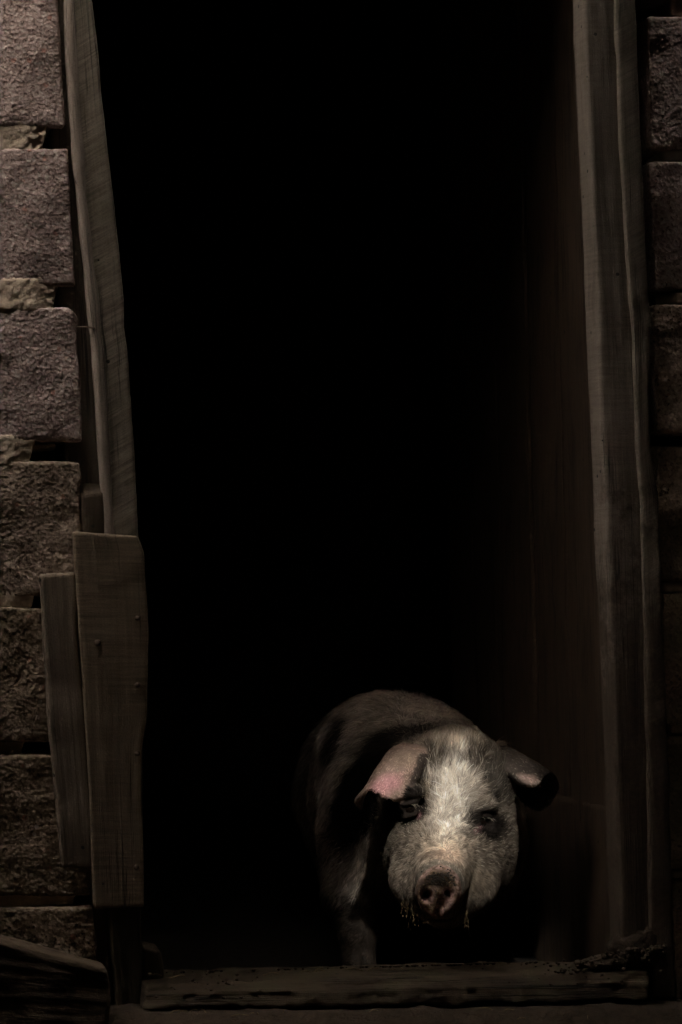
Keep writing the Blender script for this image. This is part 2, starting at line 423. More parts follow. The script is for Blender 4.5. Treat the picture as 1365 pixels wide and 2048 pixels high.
mort = lambda g, N, P, D: (.0013 * fbm(g / .010, 3, 4) + .0012 * fbm(g / .003, 2, 8)) - .004 * np.clip((P[:, 0] - D[0] + .03) / .03, 0, 1) * (1 + fbm(g / .006, 2, 2))
for (a, b, xr, Y) in [(-390, -370, 105, .0016), (-80, -52, 100, .0016), (244, 296, 102, .0016), (566, 614, 125, .0016), (880, 924, 78, .0016), (1188, 1216, 80, .003), (1482, 1512, 60, .012), (1792, 1816, 160, .01)]:
    slab('mortar_bed', [(a - 12, -1050, xr), (b + 10, -1050, xr - 16)], Y, .08, M['mortar'], wl, h=.003 if a > -60 else .012, r=.004, disp=mort, wob=.004)
slab('mortar_bed', [(884, -200, 118), (902, -200, 112)], .02, .05, M['mortar'], wl, h=.004, r=.004, disp=mort, wob=.004)
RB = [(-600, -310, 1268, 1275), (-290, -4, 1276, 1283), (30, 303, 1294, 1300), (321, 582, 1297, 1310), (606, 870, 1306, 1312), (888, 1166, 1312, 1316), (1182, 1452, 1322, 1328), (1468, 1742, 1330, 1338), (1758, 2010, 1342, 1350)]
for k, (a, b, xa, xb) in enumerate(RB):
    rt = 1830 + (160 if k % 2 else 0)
    slab('block', [(a, xa, rt), (b, xb, rt)], .004, .1, (M['block'] if k in (2, 3, 1) else M['blockmoss'] if k < 5 else M['blockdirtyshade']), wr, h=.0025 if k > 1 else .01, r=.006, disp=blockdisp(.9, .0055) if k > 1 else None, wob=.004, warp=warpcorner([(0, 1, .012), (0, 0, .01)]))
    slab('block', [(a, rt + 14, rt + 600), (b, rt + 14, rt + 600)], .004, .1, M['block'], wr, h=.012, r=.006, wob=.003)
for (a, b, xr) in [(-310, -290, 1275), (-6, 32, 1345), (300, 323, 1325), (580, 608, 1350), (868, 890, 1380), (1164, 1184, 1330), (1450, 1470, 1340), (1740, 1760, 1345)]:
    slab('mortar_bed', [(a, xr, 2600), (b, xr, 2600)], .012, .08, M['mortar'], wr, h=.006, r=.004, disp=mort, wob=.004)
# wall above and beyond the picture
plain_box('upper_wall', (-1.3, .012, 1.96), (1.95, .1, 2.45), M['blockmoss'], wl)
ends = W(-1040, 1024)[0], W(2430, 1024)[0]
plain_box('wall_end', (-4, .012, -.05), (ends[0] - .1, .1, 2.45), M['blockmoss'], wl)
plain_box('wall_end', (ends[1] - .1, .016, -.05), (4, .1, 2.45), M['blockmoss'], wr)

# ------------------------------------------------------------------ door frame timbers
def grain(amp=.0008):
    return lambda g, N, P, D: amp * fbm(np.stack([g[:, 0] / .006, g[:, 1] / .12, g[:, 2] / .006], -1), 3, 11)
def add(o, label, cat, group=None): return tag(o, label, cat, group)
def nail(parent, px, py, Y, rad=.0035, rot=0):
    P = W(px, py, Y); n = 12; V = []; F = []
    for k, (rr, d) in enumerate([(rad, .003), (rad, -.0006), (rad * .75, -.0016), (0.0001, -.002)]):
        for j in range(n):
            a = 2 * math.pi * j / n; V.append(P + np.array([rr * math.cos(a), d, rr * math.sin(a)]))
    for k in range(3):
        for j in range(n): F.append([k * n + j, k * n + (j + 1) % n, (k + 1) * n + (j + 1) % n, (k + 1) * n + j])
    return mesh_obj('nail_head', V, F, M['iron'], parent)

pst = slab('door_post', [(-620, 78, 190), (0, 92, 175), (700, 120, 236), (1300, 150, 250), (2000, 190, 255)], .018, .06, M['recess'], None, h=.006, r=.008, disp=grain())
add(pst, 'dark recessed timber post in the gap between left blocks and jamb board', 'post')
jrows = [(-620, 100, 150), (0, 133, 186), (120, 138, 199), (250, 147, 211), (400, 160, 228), (500, 170, 240), (600, 180, 249), (655, 184, 250), (700, 190, 256), (790, 197, 262), (800, 198, 264), (950, 206, 272), (1080, 213, 278), (1240, 222, 282)]
jb = slab('jamb_board', jrows, -.003, .048, M['jamb'], None, h=.004, r=.005, disp=grain(), warp=None)
add(jb, 'leaning weathered grey jamb board with slanting saw marks on the left of the doorway', 'board')
# rounded edge of the jamb board, paler colour standing in for caught light
arows = [(a, b - 3 - (2 if a > 0 else 0), b + 19 + 1.2 * math.sin(a / 83)) for a, b, c in jrows]
slab('lit_edge', arows, -.0065, .03, M['arris'], jb, h=.003, r=.010, disp=grain(.0012), wob=.0015)
stub = slab('timber_stub', [(950, 162, 956, 205), (968, 160, 972, 222), (992, 161, 985, 221), (1075, 166, 1075, 213)], [.040, .012, -.004, -.004], .05, M['old'], None, h=.004, r=.010, disp=grain(.0015), wob=.003)
add(stub, 'short sawn timber stub wedged between blocks and jamb above the brown cover board', 'wood block')
cv = slab('cover_board', [(1062, 147, 1071, 278), (1100, 149, 1106, 290), (1250, 158, 1252, 297), (1440, 170, 1440, 296), (1485, 173, 1488, 286), (1600, 180, 1600, 285), (1700, 184, 1700, 289), (1818, 189, 1816, 290)], -.034, .026, M['cover'], None, h=.0035, r=.004, disp=grain(), wob=.0015)
add(cv, 'upright brown cover board with fine saw lines nailed over the left door frame', 'board')
for px, py in [(195, 1286), (276, 1236), (276, 1370), (275, 1507), (273, 1735)]:
    nail(cv, px, py, -.0345, .0046 if px == 195 else .0038)
gp = slab('grey_plank', [(1150, 80, 1144, 152), (1300, 88, 1300, 158), (1450, 98, 1450, 172), (1600, 112, 1600, 182), (1736, 126, 1739, 190)], -.024, .02, M['greyplank'], None, h=.004, r=.004, disp=grain(), wob=.0015)
add(gp, 'narrow grey brown plank fixed to the blocks beside the brown cover board', 'board')
lp = slab('lower_post', [(1795, 216, 284), (1950, 226, 283), (2038, 236, 280)], -.002, .05, M['old'], None, h=.0035, r=.005, disp=grain(.0015), wob=.004)
add(lp, 'short dirty post standing under the brown cover board at bottom left of the doorway', 'post')
sb = slab('corner_block', [(1893, 286, 1901, 322), (1935, 286, 1935, 330), (1976, 286, 1974, 331)], .012, .06, M['old'], None, h=.0035, r=.007, disp=grain(.001), wob=.003)
add(sb, 'small dark wood block in the lower left corner of the doorway beside the post', 'wood block')
lg = slab('slanting_plank', [(1762, -420, 1938, 214), (1880, -420, 1970, 224), (2090, -420, 2085, 214)], -.085, .05, M['knotty'], None, h=.004, r=.008, disp=lambda g, N, P, D: .003 * fbm(np.stack([g[:, 0] / .15, g[:, 1] / .01, g[:, 2] / .01], -1), 3, 3), wob=.004)
add(lg, 'thick slanting old plank with a dark knot lying against the wall at bottom left', 'plank')
# bent wire nail sticking out of the jamb
def tube(pts, rad, n=8):
    pts = np.array(pts, float); V = []; F = []
    for k, p in enumerate(pts):
        t = pts[min(k + 1, len(pts) - 1)] - pts[max(k - 1, 0)]; t /= np.linalg.norm(t)
        u = np.cross(t, [.3, .2, .93]); u /= np.linalg.norm(u); v = np.cross(t, u)
        rr = rad[k] if hasattr(rad, '__len__') else rad
        for j in range(n): V.append(p + rr * (u * math.cos(2 * math.pi * j / n) + v * math.sin(2 * math.pi * j / n)))
    for k in range(len(pts) - 1):
        for j in range(n): F.append([k * n + j, k * n + (j + 1) % n, (k + 1) * n + (j + 1) % n, (k + 1) * n + j])
    return V, F
V_, F_ = tube([W(155, 654, .0), W(172, 654, -.006), W(189, 656, -.006), W(190, 660, -.004)], .0012)
add(mesh_obj('wire_nail', V_, F_, M['iron']), 'thin rusty nail bridging the gap between third left block and the jamb board', 'nail')

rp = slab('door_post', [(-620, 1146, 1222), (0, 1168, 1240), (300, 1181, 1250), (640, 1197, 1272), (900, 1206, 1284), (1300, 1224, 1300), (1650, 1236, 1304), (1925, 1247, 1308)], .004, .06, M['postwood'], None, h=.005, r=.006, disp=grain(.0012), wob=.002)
add(rp, 'broad weathered grey brown door post on the right of the doorway', 'post')
ob = slab('outer_board', [(-620, 1222, 1262), (0, 1232, 1274), (250, 1240, 1283), (500, 1253, 1295), (600, 1262, 1301), (650, 1266, 1306), (780, 1271, 1301), (900, 1275, 1303), (950, 1279, 1311), (990, 1282, 1320), (1200, 1288, 1326), (1500, 1296, 1339), (1800, 1300, 1347), (1996, 1303, 1352)], -.004, .045, M['muddyshadejamb'], None, h=.004, r=.005, disp=grain(.001), wob=.002)
add(ob, 'narrow grey board with a wavy outer edge beside the right door post', 'board')
sill = slab('door_sill', [(1966, 290, 1943, 1296), (1990, 288, 1964, 1298), (2020, 284, 2002, 1296)], [-.012, -.032, -.04], .10, M['old'], None, h=.0035, r=.006, disp=lambda g, N, P, D: .006 * fbm(np.stack([g[:, 0] / .045, g[:, 1] / .014, g[:, 2] / .014], -1), 4, 3) + .0022 * fbm(g / .007, 3, 5), wob=.006, swap=True)
add(sill, 'low dirty timber sill crossing the bottom of the doorway below the pig', 'sill')
stp = slab('threshold_step', [(2028, 205, 2012, 1700), (2060, 205, 2050, 1700), (2170, 205, 2160, 1700)], [-.055, -.09, -.10], .14, M['mud'], None, h=.005, r=.008, disp=lambda g, N, P, D: .006 * fbm(g / .03, 4, 3), wob=.005)
add(stp, 'mud caked step under the timber sill along the bottom edge', 'step')
# crumbled mud heaped at the foot of the right post
def lump(P, rad, sd, sq=(1, 1, 1), n=7):
    U, F = boxgrid(n, n, n); q = U * 2 - 1; q /= np.linalg.norm(q, axis=1, keepdims=True)
    q = q * (1 + .35 * fbm(q * 1.7 + sd * 3.1, 3, sd))[:, None]
    return q * rad * np.array(sq) + P, F
def lumps(items):
    V = []; F = []; o = 0
    for it in items:
        v, f = lump(*it); V.append(v); F.append(f + o); o += len(v)
    V = np.concatenate(V); return V, np.concatenate(F)
heap = empty('mud_heap', W(1260, 1925, -.02), 'crumbly mud heap at the foot of the right door post', 'mud', kind='stuff')
it = [(W(1265, 1905, .012), .040, 3, (.9, .5, .8), 26), (W(1215, 1924, .01), .028, 4, (1.4, .8, .4), 20), (W(1292, 1880, .008), .022, 5, (.8, .6, .9), 18)]
for k in range(130):
    x = 1330 - abs(RS.normal(0, 75)); x = max(1060, x); top = 1908 - (x - 1180) * .12 if x > 1180 else 1924
    it.append((W(x, min(1942, top + abs(RS.normal(0, 16))), RS.uniform(-.03, .02)), RS.uniform(.0015, .0055), k, (1, 1, .8), 4))
V_, F_ = lumps(it)
mesh_obj('clods', V_, F_, M['mud'], heap, {'gc': V_}); bpy.data.objects['clods']['kind'] = 'stuff'
it = []
for k in range(240):
    x = (RS.uniform(300, 1290), 420 + RS.normal(0, 60), 900 + RS.normal(0, 90), 1150 + RS.normal(0, 60))[k % 4]; x = min(1285, max(300, x)); y = 1950 - (x - 300) * .028
    it.append((W(x, y + RS.uniform(-6, 50), RS.uniform(-.05, .0)) if k % 2 else W(x, y - 4, RS.uniform(-.01, .05)), RS.uniform(.0008, .003), k, (1, 1, .7), 3))
V_, F_ = lumps(it)
tag(mesh_obj('dirt_crumbs', V_, F_, M['mud'], None, {'gc': V_}), 'small crumbs of dirt scattered along the door sill', 'dirt', kind='stuff')

# a few straws trodden onto the sill and step
V = []; F = []; o = 0
for k in range(26):
    x = RS.uniform(320, 1250); p = W(x, (1952 - (x - 300) * .025) if k % 2 else RS.uniform(2018, 2040), RS.uniform(-.03, .03) if k % 2 else -.09)
    a = RS.uniform(0, 6.28); l = RS.uniform(.01, .035)
    q = p + np.array([math.cos(a) * l, abs(math.sin(a)) * l * .4 - .005, RS.uniform(-.004, .006)])
    v_, f_ = tube([p, (p + q) / 2 + np.array([0, 0, .002]), q], .0006, 4); V += list(v_); F += [[i + o for i in f] for f in f_]; o += len(v_)
tag(mesh_obj('straw', V, F, mat_rough('dull_straw', (.10, .075, .04), (.22, .17, .095), 300, .0005), None, {'gc': np.array(V)}), 'bits of dull straw trodden into the dirt on the door sill', 'straw', kind='stuff')

# ------------------------------------------------------------------ added unseen yard cover in front (keeps the sky off the doorway)
HOLE_T = W(909, 1645, .16)                                  # sunlight reaches this spot
ZC = 1.97
HC = HOLE_T + sdir * ((ZC - HOLE_T[2]) / sdir[2])
HX, HY = .040, .060  # hole cut in the added cover to aim a sun spot at the face
cy = empty('sky_blocker', (0, -2.5, ZC), 'unseen cover added over the yard to block and shape the light', 'light blocker')
def cbox(x0, x1, y0, y1):
    plain_box('sky_blocker_sheet', (x0, y0, ZC), (x1, y1, ZC + .015), M['tin'], cy, h=.4)
GX0, GX1, GX2, GY, GY2 = -2.1, -.40, .80, -.52, -.15                            # gap left in the added cover to let skylight onto the wall
hx0, hx1, hy0, hy1 = HC[0] - HX, HC[0] + HX, HC[1] - HY, HC[1] + HY
cbox(-4, 4, -6, hy0); cbox(-4, hx0, hy0, hy1); cbox(hx1, 4, hy0, hy1); cbox(-4, 4, hy1, GY)
cbox(-4, GX0, GY, .1); cbox(GX1, GX2, GY, GY2); cbox(GX2, 4, GY, .1)
plain_box('sun_blocker', (-4, GY - .03, ZC + .015), (GX1, GY, ZC + .66), M['tin'], cy, h=.5)  # added upstands, only there to stop sun coming through the gap
plain_box('sun_blocker', (GX1 + .002, GY2 - .03, ZC + .015), (4, GY2, ZC + .28), M['tin'], cy, h=.5)
yw = empty('side_blocker', (0, -6, 0), 'unseen panels added round the yard to shut out sky light', 'fence')
plain_box('side_blocker_panel', (-4, -6.05, -.1), (4, -6, ZC), M['darkwood'], yw, h=.5)  # added out of view to close off light from the back and sides
plain_box('side_blocker_panel', (-4.05, -6.05, -.1), (-4, .1, ZC), M['darkwood'], yw, h=.5)
plain_box('side_blocker_panel', (4, -6.05, -.1), (4.05, .1, ZC), M['darkwood'], yw, h=.5)
# ------------------------------------------------------------------ the pig: one continuous body sculpted as a distance field
PDY = -.04
def PV(px, py, Y): return W(px, py, Y + PDY)
def axis(segs):
    out = [np.array([segs[0][0]])]
    for a, b, s in segs: out.append(np.linspace(a, b, max(2, int(round((b - a) / s)) + 1))[1:])
    return np.concatenate(out)
hd = 0.0024
AX = axis([(-.36, .02, .009), (.02, .46, hd)])
AY = axis([(-.06, .33, hd), (.33, 1.55, .011)])
AZ = axis([(-.09, .12, .006), (.12, .43, hd), (.43, .52, .006)])
FLD = np.full((len(AX), len(AY), len(AZ)), .5, np.float32)
def sub(lo, hi):
    s = [slice(max(0, np.searchsorted(a, l) - 1), min(len(a), np.searchsorted(a, h) + 1)) for a, l, h in zip((AX, AY, AZ), lo, hi)]
    G = np.meshgrid(AX[s[0]], AY[s[1]], AZ[s[2]], indexing='ij')
    return tuple(s), [g.astype(np.float32) for g in G]
def smin(a, b, k):
    h = np.clip(.5 + .5 * (b - a) / k, 0, 1); return b + (a - b) * h - k * h * (1 - h)
def apply(s, d, k, op):
    f = FLD[s]
    FLD[s] = smin(f, d, k) if op == '+' else -smin(-f, d, k)
def ell(c, r, k=.02, op='+', rot=None):
    c = np.asarray(c); r = np.asarray(r, float); m = max(r) + k + .02
    s, G = sub(c - m, c + m)
    q = [g - cc for g, cc in zip(G, c)]
    if rot is not None:
        R = np.array(Matrix.Rotation(rot, 3, 'Y')); q = [sum(R[j, i] * q[j] for j in range(3)) for i in range(3)]
    k0 = np.sqrt(sum((a / b) ** 2 for a, b in zip(q, r))) + 1e-6; k1 = np.sqrt(sum((a / b ** 2) ** 2 for a, b in zip(q, r))) + 1e-6
    apply(s, k0 * (k0 - 1) / k1, k, op)
def cap(a, b, ra, rb, k=.02, op='+'):
    a = np.asarray(a); b = np.asarray(b); m = max(ra, rb) + k + .02
    s, G = sub(np.minimum(a, b) - m, np.maximum(a, b) + m)
    ab = b - a; h = np.clip(sum((g - aa) * d for g, aa, d in zip(G, a, ab)) / ab.dot(ab), 0, 1)
    d = np.sqrt(sum((g - aa - h * dd) ** 2 for g, aa, dd in zip(G, a, ab))) - (ra + (rb - ra) * h)
    apply(s, d, k, op)
# trunk
cap(PV(862, 1640, .56), PV(812, 1592, .80), .128, .158, .03)
cap(PV(812, 1592, .80), PV(788, 1578, 1.05), .158, .172, .05)
cap(PV(788, 1578, 1.05), PV(752, 1575, 1.38), .172, .150, .05)
ell(PV(760, 1500, .70), (.085, .16, .085), .07)            # withers
ell(PV(745, 1640, .62), (.085, .10, .13), .05)             # shoulder
ell(PV(945, 1660, .62), (.085, .10, .12), .05)
cap(PV(895, 1610, .34), PV(850, 1615, .58), .100, .135, .05)   # neck
cap(PV(885, 1700, .40), PV(850, 1740, .60), .075, .10, .05)    # throat, brisket
# legs with joints
def leg(pts, rs, k=.03):
    for i in range(len(pts) - 1): cap(pts[i], pts[i + 1], rs[i], rs[i + 1], k if i == 0 else .012)
FZ = -.035
def foot(p, Y, px): q = PV(px, 1900, Y); q[2] = FZ; return q
kA = PV(716, 1865, .52); fA = kA.copy(); fA[2] = FZ + .045; hA = fA + np.array([0, -.02, -.035])
leg([PV(735, 1700, .60), PV(712, 1790, .58), kA, fA, hA], [.075, .055, .031, .025, .026], .04)
kB = PV(955, 1865, .58); fB = kB.copy(); fB[2] = FZ + .045; hB = fB + np.array([0, -.02, -.035])
leg([PV(945, 1700, .64), PV(955, 1790, .62), kB, fB, hB], [.075, .055, .031, .025, .026], .04)
for px_ in (700, 830):
    p0 = PV(px_, 1600, 1.36); kn = p0 + np.array([0, -.06, -.14]); hk = p0 + np.array([0, .05, -.24]); ft = np.array([p0[0], p0[1] + .02, FZ + .05])
    leg([p0, kn, hk, ft, ft + np.array([0, -.025, -.03])], [.11, .075, .036, .026, .027], .05)
for h_ in (hA, hB):                                         # cloven hoof
    ell(h_ + np.array([0, -.03, .01]), (.002, .03, .05), .006, '-')
# skull
HR = math.radians(7)
ell(PV(918, 1566, .335), (.074, .090, .074), .03, rot=-HR)
ell(PV(905, 1545, .315), (.060, .06, .052), .03)
ell(PV(900, 1628, .285), (.062, .085, .072), .03)           # brow and bridge
ell(PV(897, 1684, .335), (.093, .115, .086), .035)          # jowls
ell(PV(826, 1700, .315), (.044, .080, .056), .03)
ell(PV(966, 1706, .315), (.046, .080, .060), .03)
ell(PV(905, 1765, .32), (.075, .09, .055), .03)
cap(PV(893, 1690, .22), PV(879, 1768, .085), .052, .032, .025)   # muzzle
cap(PV(893, 1725, .20), PV(878, 1790, .085), .046, .029, .02)
cap(PV(893, 1800, .24), PV(880, 1822, .100), .042, .023, .018)    # lower jaw
ell(PV(845, 1775, .17), (.026, .04, .024), .02); ell(PV(922, 1782, .17), (.026, .04, .024), .02)
ell(PV(880, 1829, .125), (.042, .055, .0022), .005, '-')          # mouth line
ell(PV(848, 1706, .235), (.044, .055, .052), .035); ell(PV(943, 1714, .232), (.044, .055, .052), .035)
ell(PV(895, 1775, .20), (.062, .06, .040), .03)
ell(PV(930, 1768, .205), (.042, .055, .036), .03); ell(PV(838, 1760, .205), (.040, .055, .034), .03)
# brow ridges, sockets and lids
EYL, EYR = PV(822, 1617, .222), PV(966, 1643, .222)
for e, sx in ((EYL, -1), (EYR, 1)):
    ell(e + np.array([0, .012, .022]), (.024, .022, .012), .012)
    ell(e + np.array([0, -.008, -.002]), (.019, .018, .013), .010, '-', rot=sx * -.3)
    ell(e + np.array([0, .013, .001]), (.0155, .015, .0115), .008)
    ell(e + np.array([0, .003, .0088]), (.0150, .011, .0045), .004, rot=sx * .22)
    ell(e + np.array([0, .003, -.0095]), (.014, .011, .0045), .004, rot=sx * .25)
    ell(e + np.array([0, -.006, -.001]), (.0105, .012, .0066), .002, '-', rot=sx * .30)
    ell(e + np.array([-sx * .014, -.006, -.009]), (.006, .012, .003), .004, '-', rot=sx * .7)
for a_ in range(0):                                         # wrinkles over the muzzle
    c_ = PV(889 - a_ * 3, 1708 + a_ * 13, .135 - a_ * .018)
    ell(c_ + np.array([0, -.0315, 0]), (.026, .03, .0045), .016, '-')
# snout disc with rim and nostrils
SC = PV(877, 1786, .056)
Sn = np.array([-.16, -1, .20]); Sn /= np.linalg.norm(Sn)
def discprim(c, n, R, hw, rd, k, sqz=1.0, op='+'):
    s, G = sub(c - R - .03, c + R + .03)
    q = [g - cc for g, cc in zip(G, c)]
    ax = sum(a * b for a, b in zip(q, n))
    up = np.array([0, 0, 1.0]); up -= n * up.dot(n); up /= np.linalg.norm(up); sd_ = np.cross(n, up)
    a_ = sum(a * b for a, b in zip(q, sd_)); b_ = sum(a * b for a, b in zip(q, up)) / sqz
    th = np.arctan2(b_, a_)
    rr = np.sqrt(a_ ** 2 + b_ ** 2) * (1 + .05 * np.cos(2 * th) * 0 + .035 * np.cos(3 * th + 1.57))
    x = rr - (R - rd); y = np.abs(ax) - (hw - rd)
    apply(s, np.minimum(np.maximum(x, y), 0) + np.sqrt(np.maximum(x, 0) ** 2 + np.maximum(y, 0) ** 2) - rd, k, op)
discprim(SC + Sn * -.001, Sn, .0322, .014, .007, .006, 1.06)
ell(SC + Sn * .012, (.022, .005, .024), .006, '-')
NOS = [PV(852, 1791, .056), PV(895, 1789, .054)]
for i_, n_ in enumerate(NOS):
    ell(n_ + Sn * .008, (.0085, .007, .0075), .004, '-')
    cap(n_ + Sn * .012, n_ - Sn * .028 + np.array([0, 0, .004]), .0050, .0045, .004, '-')
cap(PV(874, 1812, .05) + Sn * .012, PV(874, 1830, .055) + Sn * .010, .0035, .006, .006, '-')
ell(SC + Sn * .006 + np.array([0, 0, -.004]), (.007, .004, .012), .005)
# ears: curled shells
def netsurf(rows, ns=90, nt=80):
    Pn = np.array([[PV(*c) for c in r] for r in rows])
    def interp(A, u):   # Catmull-Rom over first axis
        n = len(A) - 1; x = u * n; i = np.clip(x.astype(int), 0, n - 1); t = (x - i)[:, None, None]
        p0 = A[np.maximum(i - 1, 0)]; p1 = A[i]; p2 = A[i + 1]; p3 = A[np.minimum(i + 2, n)]
        return .5 * (2 * p1 + (p2 - p0) * t + (2 * p0 - 5 * p1 + 4 * p2 - p3) * t ** 2 + (3 * p1 - p0 - 3 * p2 + p3) * t ** 3)
    B = interp(Pn, np.linspace(0, 1, ns)); return interp(B.transpose(1, 0, 2), np.linspace(0, 1, nt)).transpose(1, 0, 2)
EAR_L = [[(815, 1540, .40), (812, 1516, .40), (835, 1508, .38), (852, 1520, .36), (856, 1535, .35), (850, 1552, .36)],
         [(790, 1520, .36), (790, 1499, .35), (818, 1494, .32), (843, 1504, .295), (850, 1520, .29), (842, 1545, .31)],
         [(752, 1556, .32), (758, 1538, .295), (785, 1522, .262), (816, 1532, .245), (835, 1552, .25), (824, 1568, .28)],
         [(728, 1592, .30), (733, 1577, .275), (760, 1553, .240), (790, 1562, .226), (812, 1582, .232), (806, 1592, .265)],
         [(724, 1616, .285), (713, 1601, .258), (740, 1578, .228), (764, 1588, .214), (786, 1598, .214), (790, 1600, .245)]]
EAR_R = [[(978, 1560, .34), (976, 1525, .34), (990, 1504, .37), (1005, 1515, .41), (1005, 1550, .42)],
         [(996, 1548, .31), (994, 1522, .30), (1008, 1499, .33), (1030, 1520, .385), (1028, 1580, .39)],
         [(1020, 1552, .285), (1020, 1540, .27), (1036, 1509, .30), (1062, 1538, .35), (1052, 1606, .36)],
         [(1044, 1570, .27), (1046, 1561, .25), (1066, 1526, .275), (1094, 1560, .325), (1078, 1620, .33)],
         [(1066, 1572, .265), (1072, 1568, .245), (1098, 1545, .262), (1114, 1572, .295), (1100, 1608, .30)]]
for rows in (EAR_L, EAR_R):
    Q = netsurf(rows, 110, 110); rad = np.repeat(np.interp(np.linspace(0, 1, 110), [0, .25, .6, 1], [.0085, .0046, .0034, .0026])[:, None], 110, 1)
    rad = rad * np.repeat(np.interp(np.linspace(0, 1, 110), [0, .1, .9, 1], [.8, 1, 1, .8])[None], 110, 0)
    Q = Q.reshape(-1, 3); rad = rad.ravel()
    s_, G_ = sub(Q.min(0) - .02, Q.max(0) + .02)
    ex = np.full(G_[0].shape, .03, np.float32); lo = np.array([G_[0][0, 0, 0], G_[1][0, 0, 0], G_[2][0, 0, 0]])
    ax_ = [AX[s_[0]], AY[s_[1]], AZ[s_[2]]]
    ii = [np.clip(np.searchsorted(a, Q[:, j]), 1, len(a) - 1) for j, a in enumerate(ax_)]
    for dx in range(-5, 6):
        for dy in range(-5, 6):
            for dz in range(-5, 6):
                I = [np.clip(i + d, 0, len(a) - 1) for i, d, a in zip(ii, (dx, dy, dz), ax_)]
                P_ = np.stack([a[i] for a, i in zip(ax_, I)], -1)
                np.minimum.at(ex, tuple(I), (np.linalg.norm(P_ - Q, axis=1) - rad).astype(np.float32))
    apply(s_, ex, .009, '+')
# tail
for j in range(8):
    a0, a1 = j * .8, (j + 1) * .8
    b = PV(752, 1560, 1.38) + np.array([0, .15, 0])
    cap(b + np.array([.02 * math.cos(a0), .005 * j, .02 * math.sin(a0)]), b + np.array([.02 * math.cos(a1), .005 * (j + 1), .02 * math.sin(a1)]), .008, .007, .006)

def surface_nets(f):
    s = f < 0
    c = s[:-1, :-1, :-1].astype(np.int8)
    tot = np.zeros_like(c)
    offs = [(a, b, d) for a in (0, 1) for b in (0, 1) for d in (0, 1)]
    n0, n1, n2 = c.shape
    for a, b, d in offs: tot += s[a:a + n0, b:b + n1, d:d + n2]
    act = (tot > 0) & (tot < 8); cells = np.argwhere(act)
    idx = -np.ones(act.shape, np.int32); idx[act] = np.arange(len(cells))
    acc = np.zeros((len(cells), 3)); cnt = np.zeros(len(cells))
    for a in range(3):
        for p in offs:
            if p[a]: continue
            q = list(p); q[a] = 1
            i0 = cells + np.array(p); i1 = cells + np.array(q)
            v0 = f[tuple(i0.T)]; v1 = f[tuple(i1.T)]
            m = (v0 < 0) != (v1 < 0)
            t = v0[m] / (v0[m] - v1[m])
            pos = np.stack([A[i0[m][:, j]] for j, A in enumerate((AX, AY, AZ))], -1); pos1 = np.stack([A[i1[m][:, j]] for j, A in enumerate((AX, AY, AZ))], -1)
            acc[m] += pos + (pos1 - pos) * t[:, None]; cnt[m] += 1
    V = acc / cnt[:, None]; F = []
    for a in range(3):
        b, d = (a + 1) % 3, (a + 2) % 3
        sl0 = [slice(1, -1)] * 3; sl0[a] = slice(0, -1); sl1 = [slice(1, -1)] * 3; sl1[a] = slice(1, None)
        m = s[tuple(sl0)] != s[tuple(sl1)]; e = np.argwhere(m)
        off = np.array([1, 1, 1]); off[a] = 0; e = e + off
        ins = s[tuple(e.T)]
        def cell(db, dd):
            q = e.copy(); q[:, b] -= db; q[:, d] -= dd; return idx[tuple(q.T)]
        q = np.stack([cell(1, 1), cell(0, 1), cell(0, 0), cell(1, 0)], -1)
        q[~ins] = q[~ins][:, ::-1]; F.append(q)
    return V, np.concatenate(F)
PVt, PF = surface_nets(FLD)
def vnormals(V, F):
    n = np.cross(V[F[:, 2]] - V[F[:, 0]], V[F[:, 3]] - V[F[:, 1]]); N = np.zeros_like(V)
    for j in range(4):
        for c in range(3): N[:, c] += np.bincount(F[:, j], n[:, c], len(V))
    return N / np.maximum(np.linalg.norm(N, axis=1, keepdims=True), 1e-12)
PN = vnormals(PVt, PF)
# keep only the main surface
PVt = PVt + PN * (.0007 * fbm(PVt / .009, 2, 21) + .0012 * fbm(PVt / .03, 2, 22))[:, None]

EARQ = [netsurf(r_, 34, 34).reshape(-1, 3) for r_ in (EAR_L, EAR_R)]
def near(P, Q, lim):
    out = np.zeros(len(P)); lo, hi = Q.min(0) - lim, Q.max(0) + lim
    I = np.where(((P > lo) & (P < hi)).all(1))[0]
    for c0 in range(0, len(I), 4000):
        J = I[c0:c0 + 4000]; d = np.sqrt(((P[J, None] - Q[None]) ** 2).sum(-1)).min(1); out[J] = np.clip((lim - d) / .004, 0, 1)
    return out
def ear_mask(P):
    return near(P, EARQ[0][34 * 7:], .011), near(P, EARQ[1][34 * 6:], .011)
def ear_mask_old(P):
    px, py = PX(P)
    l = (np.exp(-np.maximum(0, np.hypot((px - 785) / 72, (py - 1552) / 62) - .75) * 14)) * (P[:, 1] < .40 + PDY) * (px < 850 - (py - 1500) * .28 + 0) * (py < 1620)
    r = (px > 992) * (py < 1625) * (py > 1490) * (px > 975 + np.maximum(0, py - 1560) * .9) * (P[:, 1] < .43 + PDY)
    return l, r.astype(float)
def blob(px, py, cx, cy, rx, ry, rot=0.0, soft=.35):
    c, s = math.cos(math.radians(rot)), math.sin(math.radians(rot))
    x = ((px - cx) * c + (py - cy) * s) / rx; y = (-(px - cx) * s + (py - cy) * c) / ry
    return np.clip((1 + soft - np.hypot(x, y)) / (2 * soft), 0, 1)
